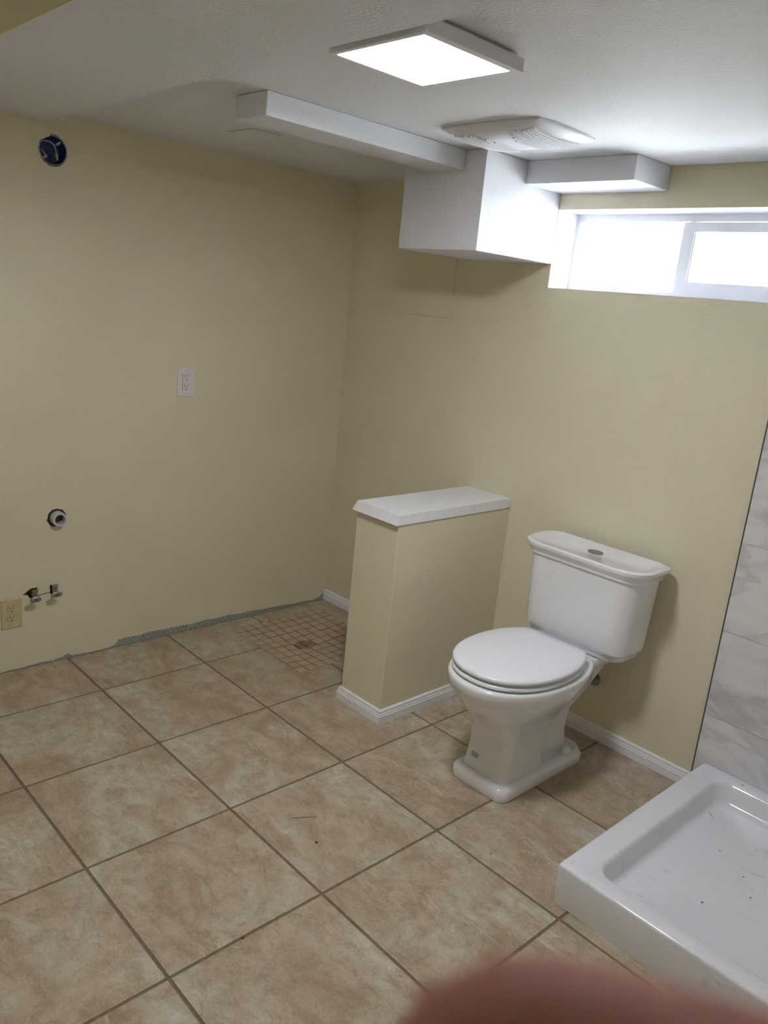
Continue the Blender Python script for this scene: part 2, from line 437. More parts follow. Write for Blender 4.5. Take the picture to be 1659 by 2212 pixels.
# torn gypsum along the foot of the left wall
top = [(-1.64, .003), (-1.60, .006), (-1.55, .005), (-1.50, .009), (-1.45, .006), (-1.40, .012), (-1.372, .020), (-1.36, .010), (-1.30, .005), (-1.24, .004), (-1.19, .007), (-1.168, .013), (-1.155, .029), (-1.12, .032), (-1.05, .030), (-.98, .034), (-.93, .030),
       (-.86, .031), (-.80, .027), (-.74, .031), (-.66, .027), (-.60, .030), (-.53, .023), (-.46, .025), (-.38, .018), (-.31, .019), (-.22, .013), (-.13, .012), (-.075, .009), (-.035, .016), (-.014, .036)]
fine = []
for (a, za), (b, zb2) in zip(top, top[1:]):
    for k in range(4):
        t = k / 4; fine.append((a + (b - a) * t, za + (zb2 - za) * t + rnd.uniform(-.0016, .0016)))
fine.append(top[-1])
bm = bmesh.new()
prism(bm, [(fine[0][0], -0.004), (fine[-1][0], -0.004)] + fine[::-1], lambda u, v: (-0.0005, u, v), lambda u, v: (0.0008, u, v))
link('torn_gypsum', bm, 'gypsum', wall_left, label='torn grey gypsum edge')
# ragged paint lip above the tear
bm = bmesh.new()
prism(bm, [(y, z - 0.0006) for y, z in fine[:44]] + [(y, z + 0.003 + rnd.uniform(0, .004)) for y, z in fine[:44]][::-1], lambda u, v: (0.0, u, v), lambda u, v: (0.0014, u, v))
link('plaster_lip', bm, 'wall', wall_left, label='ragged whitish plaster lip')
bm = bmesh.new(); tube(bm, [(0.0005, -1.492, 0.2995), (0.0008, -1.47, 0.303), (0.0005, -1.447, 0.3055)], 0.0012, 6)
link('cut_score', bm, 'nut', wall_left, label='knife cut between the two valve holes')

# half wall
HX0, HX1, HY, HZ = 0.892, 1.120, -0.636, 0.788
partition = link('wall_partition', B(HX0, HX1, HY, -0.0005, -0.01, HZ), 'wall', kind='structure', bevel=0.003, label='low cream half wall with a white cap between drain and toilet', cat='wall')
bm = bmesh.new()
CB = 0.789; CT = 0.828
lo = [(0.878, -0.651, CB), (1.124, -0.651, CB), (1.124, -0.0005, CB), (0.878, -0.0005, CB)]
hi = [(0.892, -0.640, CT), (1.121, -0.640, CT), (1.121, -0.0005, CT), (0.892, -0.0005, CT)]
loft(bm, [lo, hi]); link('wall_cap', bm, 'trim', partition, bevel=0.0015, label='white sloped-edge cap board')

# baseboards: moulded profile swept along a path with mitres
PROF = [(0.0, 0.0), (0.0135, 0.0), (0.0135, 0.032), (0.0110, 0.0345), (0.0110, 0.0400), (0.0080, 0.0430), (0.0090, 0.0480), (0.0075, 0.0530), (0.0040, 0.0560), (0.0, 0.0565)]
def sweep(path, side):
    bm = bmesh.new(); n = len(path); P = [Vector(p) for p in path]; rings = []
    for i in range(n):
        d0 = (P[i] - P[i - 1]).normalized() if i else (P[1] - P[0]).normalized()
        d1 = (P[i + 1] - P[i]).normalized() if i < n - 1 else d0
        n0 = Vector((d0.y, -d0.x)) * side; n1 = Vector((d1.y, -d1.x)) * side
        m = (n0 + n1).normalized(); m = m / max(0.2, m.dot(n0))
        rings.append([(P[i].x + m.x * d, P[i].y + m.y * d, z + 0.0006) for d, z in PROF])
    loft(bm, rings); return bm
link('baseboard_back', sweep([(0.0015, -0.0003), (HX0 - 0.014, -0.0003)], 1), 'trim', kind='structure', label='white moulded baseboard behind the half wall', cat='baseboard')
link('baseboard_toilet', sweep([(HX1 + 0.014, -0.0003), (2.098, -0.0003)], 1), 'trim', kind='structure', label='white moulded baseboard behind the toilet', cat='baseboard')
link('baseboard_partition', sweep([(HX0 - .0003, -0.0005), (HX0 - .0003, HY - .0003), (HX1 + .0003, HY - .0003), (HX1 + .0003, -0.0005)], -1 if False else 1), 'trim', kind='structure', label='white moulded baseboard around the half wall', cat='baseboard')

# marble wall tiles behind the shower
TX = 2.066
link('tile_edge_strip', B(TX - 0.0035, TX - 0.0005, -0.009, 0.0, 0.0, H), 'steeltrim', wall_back, label='thin grey metal tile edge')
link('tile_grout', B(TX, XR, -0.0065, 0.0, 0.0, H), 'grout_white', wall_back, label='white grout')
rows = [-0.013 + 0.308 * k for k in range(8)]
for k in range(7):
    z0, z1 = max(rows[k], 0.0) + 0.0012, min(rows[k + 1], H) - 0.0012
    off = [0.61, 0.41, 0.50, 0.305, 0.61, 0.305, 0.61][k]
    xs = [TX]; x = TX + off
    while x < XR - 0.05: xs.append(x); x += 0.612
    xs.append(XR)
    for a, b in zip(xs, xs[1:]):
        cx, cz = (a + b) / 2, (z0 + z1) / 2
        o = link('marble_tile', B(a - cx + 0.0008, b - cx - 0.0012, -0.009, 0, z0 - cz, z1 - cz), 'marble', wall_back, bevel=0.0006, bseg=1)
        o.location = (cx, 0, cz)

# ------------------------------------------------------------------ ceilings and soffits
BY0, BY1, BZ = -1.912, -1.480, 2.045
link('ceiling', B(-0.13, XR + 0.12, -1.70, 0.25, H, H + 0.1), 'ceil', kind='structure', label='white textured ceiling with the light panel and fan', cat='ceiling')
link('ceiling_hall', B(-0.13, XR + 0.12, YF - 0.12, BY0, H2, H2 + 0.1), 'ceil', kind='structure', label='higher ceiling beyond the header beam', cat='ceiling')
beam = link('ceiling_beam', BB((0.0, XR, BY0, BY1, BZ + 0.018, H2), (0.0, XR, BY0 - 0.004, BY0, BZ, H2)), 'wall', kind='structure', label='wide shallow header beam across the ceiling', cat='ceiling')
for x0, x1, ya, yb in ((0.001, 1.4585, -1.440, BY1 - 0.004), (1.4605, XR, BY1 - 0.004, BY1 - 0.004)):
    bm = bmesh.new()
    prism(bm, [(x0, BY0 + 0.0002), (x1, BY0 + 0.0002), (x1, yb), (x0, ya)], lambda u, v: (u, v, BZ), lambda u, v: (u, v, H - 0.0005 if v > BY1 - 0.1 else BZ + 0.0182))
    link('drywall_panel', bm, 'ceil', beam)
bm = bmesh.new(); prism(bm, [(0.128, -1.434), (0.150, -1.437), (0.147, -1.446), (0.126, -1.447)], lambda u, v: (u, v, BZ - 0.006), lambda u, v: (u, v, BZ + 0.004))
link('loose_paper_flake', bm, 'trim', beam, label='white loose flake of joint paper')

link('ceiling_duct', B(0.905, 1.060, -1.255, -0.439, 2.014, H), 'ceil', kind='structure', bevel=0.003, label='long narrow white boxed duct running to the corner soffit', cat='soffit')
link('ceiling_soffit', B(0.771, WX0, -0.439, 0.0, 1.753, H), 'ceil', kind='structure', bevel=0.003, label='deep white boxed soffit beside the window', cat='soffit')
link('ceiling_bulkhead', B(WX0, 1.581, -0.217, 0.0, 2.001, H), 'ceil', kind='structure', bevel=0.003, label='short shallow white bulkhead above the window', cat='soffit')

# access panels
ap = link('access_panel', B(0.262, 0.676, -0.0045, -0.0002, 1.514, 1.922), 'wall', bevel=0.001, bseg=1, label='square flush cover painted like the wall under the corner soffit', cat='panel')
link('ceiling_panel', B(0.405, 0.56, -0.965, -0.848, H - 0.0028, H - 0.0002), 'ceil', bevel=0.001, bseg=1, label='small flat cover plate on the ceiling beside the boxed duct', cat='panel')

# ------------------------------------------------------------------ window
win = thing('window_1', 'white vinyl sliding window set deep above the shower', 'window', ((WX0 + WX1) / 2, 0.12, WZ0), kind='structure')
def wpart(name, bxs, mat, parent=win, **kw):
    o0 = Vector((0, 0, 0)); p = parent
    while p: o0 += p.location; p = p.parent
    return link(name, BB(*[(a - o0.x, b - o0.x, c - o0.y, d - o0.y, e - o0.z, f - o0.z) for a, b, c, d, e, f in bxs]), mat, parent, **kw)
T = 0.004
wpart('window_reveal', [(WX0 - 0.001, WX0 + 0.0006, 0.0005, 0.25, WZ0, WZ1), (WX1 - 0.0006, WX1 + 0.001, 0.0005, 0.25, WZ0, WZ1),
      (WX0, WX1, 0.0005, 0.25, WZ0 - 0.001, WZ0 + 0.0006), (WX0, WX1, 0.0005, 0.25, WZ1 - 0.0006, WZ1 + 0.001)], 'ceil', label='white painted window reveal')
wpart('window_frame', [(WX0, WX0 + 0.018, 0.128, 0.20, WZ0, WZ1), (WX1 - 0.018, WX1, 0.128, 0.20, WZ0, WZ1),
      (WX0 + 0.018, WX1 - 0.018, 0.128, 0.20, WZ0, WZ0 + 0.020), (WX0 + 0.018, WX1 - 0.018, 0.128, 0.20, WZ1 - 0.026, WZ1)], 'vinyl')
SX0, SX1, SZ0, SZ1 = 1.592, WX1 - 0.018, WZ0 + 0.020, WZ1 - 0.028
sash = wpart('sash', [(SX0, SX0 + 0.042, 0.132, 0.158, SZ0, SZ1), (SX1 - 0.035, SX1, 0.132, 0.158, SZ0, SZ1),
      (SX0 + 0.042, SX1 - 0.035, 0.132, 0.158, SZ0, SZ0 + 0.036), (SX0 + 0.042, SX1 - 0.035, 0.132, 0.158, SZ1 - 0.031, SZ1)], 'vinyl')
wpart('glazing_bead', [(SX0 + 0.042, SX0 + 0.047, 0.138, 0.150, SZ0 + 0.036, SZ1 - 0.031)], 'vinyl', sash)
wpart('pane', [(SX0 + 0.040, SX1 - 0.034, 0.143, 0.147, SZ0 + 0.034, SZ1 - 0.030)], 'glass', sash)
wpart('pane', [(WX0 + 0.016, SX0 + 0.036, 0.172, 0.176, WZ0 + 0.018, WZ1 - 0.024)], 'glass')
wpart('meeting_stile', [(SX0 + 0.004, SX0 + 0.036, 0.164, 0.19, WZ0 + 0.020, WZ1 - 0.026)], 'vinyl')
link('ground_outside', B(-1.5, 5.5, 0.251, 6.0, 1.45, 1.60), 'concrete', kind='structure', label='pale concrete ground outside the window', cat='ground')

# ------------------------------------------------------------------ ceiling light
LX0, LX1, LY0, LY1 = 1.576, 1.866, -1.458, -1.172
lt = thing('ceiling_light', 'lit square white light panel mounted on the ceiling', 'light', ((LX0 + LX1) / 2, (LY0 + LY1) / 2, H))
ox, oy = (LX1 - LX0) / 2, (LY1 - LY0) / 2
bm = bmesh.new()
def sq(r, z): return [(-ox + r, -oy + r, z), (ox - r, -oy + r, z), (ox - r, oy - r, z), (-ox + r, oy - r, z)]
loft(bm, [sq(0.014, -0.0085), sq(0, -0.0085), sq(0, -0.0335), sq(0.012, -0.0335), sq(0.015, -0.0300), sq(0.015, -0.0100)], False, False); box(bm, ox - 0.021, ox - 0.010, -oy + 0.01, oy - 0.01, -0.0334, -0.0290); box(bm, -ox + 0.01, ox - 0.0211, oy - 0.0178, oy - 0.010, -0.0334, -0.0290)
link('frame', bm, 'lampframe', lt)
link('back_plate', B(-ox + 0.001, ox - 0.001, -oy + 0.001, oy - 0.001, -0.0110, -0.0080), 'lampframe', lt)
link('mounting_plate', B(-ox + 0.012, ox - 0.012, -oy + 0.012, oy - 0.012, -0.0082, -0.0002), 'lampframe', lt)
link('diffuser', B(-ox + 0.0145, ox - 0.0205, -oy + 0.0145, oy - 0.0175, -0.0325, -0.0290), 'lit', lt, label='glowing white diffuser')

# ------------------------------------------------------------------ exhaust fan
FC = (1.392, -0.586); FH = 0.190; FW = 0.146
fan = thing('exhaust_fan', 'domed white square exhaust fan grille on the ceiling', 'fan', (FC[0], FC[1], H))
def dome_z(x, y):
    u = max(0, 1 - (x / FH) ** 2) ; v = max(0, 1 - (y / FW) ** 2)
    return -0.006 - 0.026 * min(1.0, (u * v) ** 0.5 * 1.15)
def fan_xy(u, v):
    # square with gently bowed sides, u v in -1..1
    return (u * FH * (1 - 0.055 * v * v), v * FW * (1 - 0.055 * u * u))
bm = bmesh.new(); N = 28
us = [math.sin(math.pi / 2 * (-1 + 2 * i / N)) for i in range(N + 1)]
gv = [[bm.verts.new((*fan_xy(u, v), dome_z(u * FH, v * FW))) for v in us] for u in us]
for i in range(N):
    for j in range(N): bm.faces.new((gv[i][j], gv[i + 1][j], gv[i + 1][j + 1], gv[i][j + 1]))
edge = [gv[i][0] for i in range(N + 1)] + [gv[N][j] for j in range(1, N + 1)] + [gv[i][N] for i in range(N - 1, -1, -1)] + [gv[0][j] for j in range(N - 1, 0, -1)]
up = [bm.verts.new((v.co.x, v.co.y, -0.0003)) for v in edge]
for i in range(len(edge)): bm.faces.new((edge[i], edge[(i + 1) % len(edge)], up[(i + 1) % len(edge)], up[i]))
link('cover', bm, 'fan', fan, smooth=True, autosmooth=50)
for side in (-1, 1):
    for k in range(10):
        x = side * (0.040 + 0.0118 * k)
        half = 0.112 - 0.06 * max(0, 1 - k / 3.0) ** 1.5
        bm = bmesh.new(); rings = []
        for j in range(13):
            y = -half + 2 * half * j / 12; z = dome_z(x, y)
            rings.append([(x - .0034, y, z + .002), (x + .0034, y, z + .002), (x + .0028, y, z - .0052), (x - .0028, y, z - .0052)])
        loft(bm, rings); link('slat', bm, 'fan', fan)

# ------------------------------------------------------------------ toilet
TCX = 1.622
toi = thing('toilet', 'white two-piece toilet with closed lid and chrome dual flush button', 'toilet', (TCX, -0.006, 0))
def egg(hw, yf, yb, z, wide=0.45, n=40, bw=0.7, p=2.2):
    """egg outline: half width hw, front yf, back yb; bw = relative width of the flat back"""
    ym = yb + (yf - yb) * wide; out = []
    for k in range(n):
        t = 2 * math.pi * k / n
        c, s = math.cos(t), math.sin(t)
        if s < 0: x = hw * math.copysign(abs(c) ** (2 / p), c); y = ym - (ym - yf) * abs(s) ** (2 / p)
        else:
            fm = math.acos(bw); ph = (t if t <= math.pi / 2 else math.pi - t) / (math.pi / 2)
            if ph <= 0.72:
                f_ = fm * ph / 0.72; x = hw * math.cos(f_); y = ym + (yb - ym) * math.sin(f_) / math.sin(fm)
            else: x = hw * bw * (1 - (ph - 0.72) / 0.28); y = yb
            if t > math.pi / 2: x = -x
        out.append((x, y, z))
    return out
# bowl body
bm = bmesh.new()
loft(bm, [rrect(-.116, .116, -.650, -.175, .034, 0.0005), rrect(-.119, .119, -.653, -.172, .036, 0.010), rrect(-.119, .119, -.653, -.172, .036, 0.036), rrect(-.112, .112, -.646, -.18, .036, 0.046), rrect(-.098, .098, -.632, -.17, .036, 0.052)])
link('foot', bm, 'porcelain', toi, smooth=True, autosmooth=55)
def sec(hw, yf, yb, z, r): return rrect(-hw, hw, yf, yb, r, z, 9)
bm = bmesh.new()
S = [(.094, -.628, -.395, .048, .028), (.091, -.622, -.392, .075, .030), (.089, -.616, -.388, .12, .032), (.090, -.615, -.380, .17, .036), (.098, -.624, -.36, .215, .048), (.115, -.650, -.33, .255, .075), (.140, -.690, -.30, .295, .110), (.160, -.720, -.27, .330, .140), (.174, -.741, -.25, .362, .160), (.179, -.748, -.235, .392, .168)]
loft(bm, [sec(*s) for s in S])
# rear trapway and deck
loft(bm, [sec(*s) for s in [(.052, -.42, -.19, .05, .03), (.048, -.42, -.20, .12, .03), (.052, -.42, -.19, .2, .03), (.085, -.42, -.13, .29, .04), (.105, -.40, -.08, .36, .05), (.112, -.38, -.06, .405, .05)]])
link('bowl', bm, 'porcelain', toi, smooth=True, autosmooth=60)
# rim band with a crisp ledge below
bm = bmesh.new()
loft(bm, [egg(.178, -.750, -.25, .3740, bw=.62), egg(.192, -.766, -.235, .3745, bw=.62), egg(.1945, -.769, -.232, .3770, bw=.62), egg(.1985, -.773, -.23, .4120, bw=.62), egg(.1975, -.772, -.231, .4180, bw=.62), egg(.194, -.768, -.234, .4225, bw=.62), egg(.186, -.758, -.24, .424, bw=.62)])
loft(bm, [rrect(-.125, .125, -.34, -.035, .03, .385), rrect(-.128, .128, -.34, -.032, .03, .395), rrect(-.128, .128, -.34, -.032, .03, .414), rrect(-.122, .122, -.34, -.036, .03, .420)])
link('rim', bm, 'porcelain', toi, smooth=True, autosmooth=50)
# seat ring and lid
bm = bmesh.new()
loft(bm, [egg(.183, -.752, -.29, .4285, bw=.66), egg(.188, -.757, -.288, .432, bw=.66), egg(.188, -.757, -.288, .4395, bw=.66), egg(.184, -.753, -.29, .4430, bw=.66)])
link('seat', bm, 'plastic_white', toi, smooth=True, autosmooth=50)
bm = bmesh.new()
loft(bm, [egg(.182, -.750, -.292, .4490, bw=.66), egg(.188, -.756, -.290, .4525, bw=.66), egg(.189, -.757, -.290, .460, bw=.66), egg(.185, -.753, -.292, .4655, bw=.66), egg(.176, -.744, -.297, .4685, bw=.66), egg(.12, -.68, -.33, .4705, bw=.66)])
link('lid', bm, 'plastic_white', toi, smooth=True, autosmooth=60)
for s in (-1, 1):
    link('hinge', B(s * .075 - .022, s * .075 + .022, -.288, -.262, .4205, .452), 'plastic_white', toi, bevel=.005)
    bm = bmesh.new(); rings = [[(s * .096 + r * math.cos(2 * math.pi * k / 16), -.265 + r * math.sin(2 * math.pi * k / 16), z) for k in range(16)] for r, z in ((.017, .045), (.017, .062), (.014, .073), (.006, .079))]
    loft(bm, rings); link('bolt_cap', bm, 'porcelain', toi, smooth=True, autosmooth=60)
for s in (-1, 0, 1): link('bumper', B(s * .09 - .012, s * .09 + .012, -.735 + abs(s) * .05, -.720 + abs(s) * .05, .4425, .4495), 'plastic_white', toi)
# tank: chamfered corners
def oct_(hw, y0, y1, c, z, r=.85):
    y0 -= .005; y1 -= .003
    pts = [(-hw + c, y0), (hw - c, y0), (hw, y0 + c), (hw, y1), (-hw, y1), (-hw, y0 + c)]
    out = []; n = len(pts)
    for i in range(n):
        p0, p, p1 = Vector(pts[i - 1]), Vector(pts[i]), Vector(pts[(i + 1) % n])
        a = p + (p0 - p) * min(.45, r * c / (p0 - p).length); b = p + (p1 - p) * min(.45, r * c / (p1 - p).length)
        for t in (0, .25, .5, .75, 1): q = a.lerp(p, t).lerp(p.lerp(b, t), t); out.append((q.x, q.y, z))
    return out
bm = bmesh.new()
loft(bm, [oct_(.160, -.195, -.06, .030, .4205), oct_(.196, -.208, -.05, .034, .4255), oct_(.202, -.212, -.048, .036, .442), oct_(.208, -.218, -.046, .038, .449), oct_(.213, -.223, -.044, .038, .455), oct_(.215, -.224, -.043, .038, .472), oct_(.225, -.226, -.040, .038, .725)])
link('tank', bm, 'porcelain', toi, smooth=True, autosmooth=40)
bm = bmesh.new()
loft(bm, [oct_(.222, -.224, -.040, .040, .7245), oct_(.235, -.234, -.034, .042, .7265), oct_(.237, -.235, -.033, .042, .736), oct_(.240, -.238, -.032, .043, .739), oct_(.242, -.240, -.031, .044, .746), oct_(.251, -.247, -.027, .05, .753), oct_(.254, -.250, -.025, .052, .759), oct_(.254, -.250, -.025, .052, .768), oct_(.250, -.246, -.028, .052, .7715),
          oct_(.236, -.232, -.042, .05, .7715), oct_(.226, -.222, -.052, .046, .7655)])
lid = link('tank_lid', bm, 'porcelain', toi, smooth=True, autosmooth=38)
bm = bmesh.new(); bx, by = 0.004, -.137
def ell(rx, ry, z, n=32): return [(bx + rx * math.cos(2 * math.pi * k / n), by + ry * math.sin(2 * math.pi * k / n), z) for k in range(n)]
loft(bm, [ell(.029, .023, .765), ell(.029, .023, .7695), ell(.0265, .0205, .7705), ell(.0250, .0192, .7680)]); ring = link('flush_button', bm, 'chrome', lid, smooth=True, autosmooth=40)
for s in (0, 1):
    bm = bmesh.new(); pts = [(bx + .0243 * math.cos(a), by + .0186 * math.sin(a)) for a in [math.pi * s + 0.6 + 0.05 + (math.pi - 0.1) * k / 14 for k in range(15)]]
    prism(bm, pts, lambda u, v: (u, v, .7675), lambda u, v: (u, v, .7705)); link('push_plate', bm, 'chrome', lid, bevel=.0006, bseg=1)
st = link('sticker', B(-.015, .015, -.0006, 0.0, -.009, .009), 'sticker', toi, label='small grey printed sticker'); st.location = (-.040, -.6196, .100); st.rotation_euler = (-0.13, 0, 0)
# supply valve behind the bowl
sv = thing('shutoff_valve', 'small chrome shutoff valve on the wall behind the toilet bowl', 'valve', (1.628, 0, .235))
bm = bmesh.new(); tube(bm, [(0, -.0005, 0), (0, -.004, 0)], .028, 20); tube(bm, [(0, -.003, 0), (0, -.06, 0)], .008, 12); tube(bm, [(0, -.05, -.012), (0, -.05, .03)], .011, 12); link('body', bm, 'chrome', sv, smooth=True, autosmooth=40)
bm = bmesh.new(); rings = [[(.018 * math.cos(2 * math.pi * k / 20), y, .011 * math.sin(2 * math.pi * k / 20)) for k in range(20)] for y in (-.062, -.074)]; loft(bm, rings); link('handle', bm, 'chrome', sv, bevel=.001)
bm = bmesh.new(); tube(bm, [(0, -.05, .03), (-.02, -.055, .09), (-.06, -.075, .14), (-.09, -.10, .17), (-.1, -.11, .184)], .005, 8); link('supply_hose', bm, 'valve', sv, smooth=True)

# ------------------------------------------------------------------ shower base
SHX0, SHX1, SHY0, SHY1, SHZ = 2.100, XR - 0.002, -0.885, -0.0095, 0.125
bm = bmesh.new(); sg = 8
def rr(x0, x1, y0, y1, r, z): return rrect(x0, x1, y0, y1, r, z, sg)
ix0, ix1, iy0, iy1 = SHX0 + .080, SHX1 - .07, SHY0 + .062, SHY1 - .058
loft(bm, [rr(SHX0 + .004, SHX1, SHY0 + .004, SHY1, .012, .0008), rr(SHX0 + .001, SHX1, SHY0 + .001, SHY1, .012, .03), rr(SHX0, SHX1, SHY0, SHY1, .012, SHZ - .010), rr(SHX0 + .0012, SHX1 - .0012, SHY0 + .0012, SHY1 - .0012, .012, SHZ - .004), rr(SHX0 + .004, SHX1 - .004, SHY0 + .004, SHY1 - .004, .012, SHZ - .001), rr(SHX0 + .009, SHX1 - .009, SHY0 + .009, SHY1 - .009, .014, SHZ),
          rr(ix0 - .006, ix1 + .006, iy0 - .006, iy1 + .006, .056, SHZ), rr(ix0, ix1, iy0, iy1, .052, SHZ - .003), rr(ix0 + .006, ix1 - .006, iy0 + .006, iy1 - .006, .048, SHZ - .012), rr(ix0 + .018, ix1 - .018, iy0 + .018, iy1 - .018, .042, SHZ - .052),
          rr(ix0 + .025, ix1 - .025, iy0 + .025, iy1 - .025, .040, SHZ - .061), rr(ix0 + .036, ix1 - .036, iy0 + .036, iy1 - .036, .038, SHZ - .0655), rr(ix0 + .3, ix1 - .3, iy0 + .3, iy1 - .3, .03, SHZ - .073)])
shower = link('shower_base', bm, 'gel', smooth=True, autosmooth=45, label='white acrylic shower base with raised rim against the marble tile', cat='shower base')

# ------------------------------------------------------------------ wall devices
def carve(ob, cutter):
    # cut the cutter's shape out of a part's own mesh
    bmesh.ops.recalc_face_normals(cutter, faces=cutter.faces[:])
    cm = bpy.data.meshes.new('cut'); cutter.to_mesh(cm); cutter.free()
    co = bpy.data.objects.new('cut', cm); COL.objects.link(co); co.parent = ob.parent
    md = ob.modifiers.new('carve', 'BOOLEAN'); md.object = co; md.operation = 'DIFFERENCE'; md.solver = 'EXACT'
    bpy.context.view_layer.update()
    me = bpy.data.meshes.new_from_object(ob.evaluated_get(bpy.context.evaluated_depsgraph_get()))
    ob.modifiers.remove(md); ob.data = me
    bpy.data.objects.remove(co); bpy.data.meshes.remove(cm)
def outlet(name, label, cy, cz, mat, gfci):
    t = thing(name, label, 'outlet', (0, cy, cz))
    w, h = .039, .0612
    bm = bmesh.new(); loft(bm, [[(x, s * a, u * b) for s, u in ((-1, -1), (1, -1), (1, 1), (-1, 1))] for x, a, b in ((.0002, w, h), (.003, w, h), (.0055, w - .003, h - .003))])
    plate = link('cover_plate', bm, mat, t)
    link('slot_dark_backing', B(.0002, .0055 if gfci else .0051, -.0164, .0164, -.0329, .0329), 'dark', t, label='black backing added so the slots look dark')  # black block stands in for the shade inside the slots
    def slot_cut(bm, z, x, deep):
        for yy, hh in ((-.0064, .0046), (.0064, .0037)): box(bm, x - deep, x + .002, yy - .0013, yy + .0013, z + .004 - hh, z + .004 + hh)
        lathe_x(bm, [(x - deep, .0027), (x + .002, .0027)], 0, z - .0085, 12)
    if gfci:
        carve(plate, B(-.002, .02, -.0178, .0178, -.0343, .0343))
        f = link('receptacle', B(.0056, .0072, -.0167, .0167, -.0332, .0332), mat, t)
        cb = bmesh.new(); slot_cut(cb, .021, .0072, .012); slot_cut(cb, -.0185, .0072, .012); carve(f, cb)
        for z in (.0035, -.0035): link('test_button', B(.0070, .0084, -.0075, .0075, z - .0026, z + .0026), mat, f, bevel=.0004, bseg=1)
        for z in (.0485, -.0485):
            link('screw', B(.0053, .0062, -.0012, .0012, z - .0032, z + .0032), 'valve', t)
    else:
        for z in (.0195, -.0195):
            n = 28; pts = []
            for k in range(n):
                a = 2 * math.pi * k / n; pts.append((.0172 * math.cos(a), max(-.0138, min(.0138, .0172 * math.sin(a)))))
            out = [(u * 1.04, v * 1.04) for u, v in pts]
            cb = bmesh.new(); prism(cb, out, lambda u, v: (-.002, u, v + z), lambda u, v: (.02, u, v + z)); bmesh.ops.recalc_face_normals(cb, faces=cb.faces[:]); carve(plate, cb)
            bm = bmesh.new(); prism(bm, pts, lambda u, v: (.0052, u, v + z), lambda u, v: (.0068, u, v + z)); f = link('receptacle', bm, mat, t)
            cb = bmesh.new(); slot_cut(cb, z, .0068, .012); carve(f, cb)
        bm = bmesh.new(); lathe_x(bm, [(.0053, .0032), (.0064, .0030)], 0, 0, 14); link('screw', bm, mat, t)
    return t
outlet('wall_outlet', 'white rectangular dual outlet with test buttons high on the bare wall', -.868, 1.147, 'device', True)
outlet('wall_outlet', 'almond duplex outlet low on the wall beside the two water valves', -1.596, .245, 'almond', False)

# electrical box
eb = thing('electrical_box', 'dark blue round electrical box with loose wires in the wall', 'electrical box', (0, *BOXC))
bm = bmesh.new(); lathe_x(bm, [(-.002, .0488), (-.055, .0450), (-.055, .0002), (-.053, .0002), (-.053, .0435), (-.002, .0472)], 0, 0, 40, closed=True); link('box_body', bm, 'bluebox', eb, smooth=True, autosmooth=40)
bm = bmesh.new(); lathe_x(bm, [(.0008, .0472), (.0008, .0490), (-.004, .0490), (-.004, .0472)], 0, 0, 40, closed=True); link('box_rim', bm, 'boxrim', eb, smooth=True, autosmooth=40)
bm = bmesh.new(); tube(bm, [(-.045, -.040, .020), (-.014, -.026, .029), (-.005, -.008, .027), (-.003, .005, .018), (-.003, .010, .004), (-.003, .012, -.008)], .0019, 8); link('wire', bm, 'wire', eb, smooth=True)
bm = bmesh.new(); tube(bm, [(-.003, .0115, -.004), (-.003, .013, -.014), (-.003, .016, -.030)], [.0036, .0056, .0030], 10); link('wire_connector', bm, 'wirenut', eb, smooth=True)
bm = bmesh.new(); tube(bm, [(-.030, -.042, .004), (-.006, -.036, -.006), (-.004, -.027, -.016), (-.006, -.021, -.028)], .0018, 8); link('wire', bm, 'wire', eb, smooth=True)
for y, z, a in ((.021, .026, .7), (-.026, -.024, .7)):
    bm = bmesh.new()
    for u in (-.0042, .0042):
        lathe_x(bm, [(-.012, .0042), (-.0035, .0042), (-.0035, .0024), (-.012, .0024)], y + u * math.cos(a), z + u * math.sin(a), 14, closed=True)
    link('screw_boss', bm, 'boxrim', eb, smooth=True, autosmooth=40)

# drain pipe stub
dp = thing('drain_pipe', 'grey plastic drain pipe stub sticking out of the bare wall', 'pipe', (0, *PIPE))
bm = bmesh.new(); lathe_x(bm, [(-.09, .0285), (.026, .0285), (.030, .0275), (.030, .0195), (-.09, .0195)], 0, 0, 36, closed=True); link('pipe', bm, 'pvc', dp, smooth=True, autosmooth=35)
bm = bmesh.new(); prof = [(-.02, .029)]
for k in range(5): prof += [(-.02 + .004 * k + .001, .0335), (-.02 + .004 * k + .003, .0305)]
prof += [(.0, .0287)]; lathe_x(bm, prof, 0, 0, 30); link('threaded_collar', bm, 'nut', dp, smooth=True, autosmooth=35)
# stop valves
def stop_valve(label, cy, cz, hy, hz):
    t = thing('stop_valve', label, 'valve', (0, cy, cz))
    bm = bmesh.new(); tube(bm, [(-.09, 0, -.004), (.024, 0, -.004)], .0075, 12); link('supply_stub', bm, 'valve', t, smooth=True, autosmooth=40)
    bm = bmesh.new(); tube(bm, [(.012, 0, -.014), (.012, 0, .016)], .0105, 14); tube(bm, [(.012, 0, .014), (.012, 0, .019)], .0125, 6); link('body', bm, 'valve', t, smooth=True, autosmooth=40)
    bm = bmesh.new(); tube(bm, [(.012, 0, -.004), (.036, hy * .8, hz * .8 - .004), (.047, hy, hz)], [.009, .0065, .005], 12); link('stem', bm, 'valve', t, smooth=True, autosmooth=40)
    bm = bmesh.new(); lathe_x(bm, [(.044, .016), (.045, .0215), (.0505, .0215), (.052, .0185), (.0525, .004)], hy, hz, 32, sy=1.0, sz=.52); h = link('handle', bm, 'valve', t, smooth=True, autosmooth=40)
    bm = bmesh.new(); lathe_x(bm, [(.0522, .0030), (.0532, .0028)], hy, hz, 12); link('handle_screw', bm, 'dark', h)
stop_valve('dull metal stop valve with oval handle next to the almond outlet', -1.509, .310, -.010, -.006)
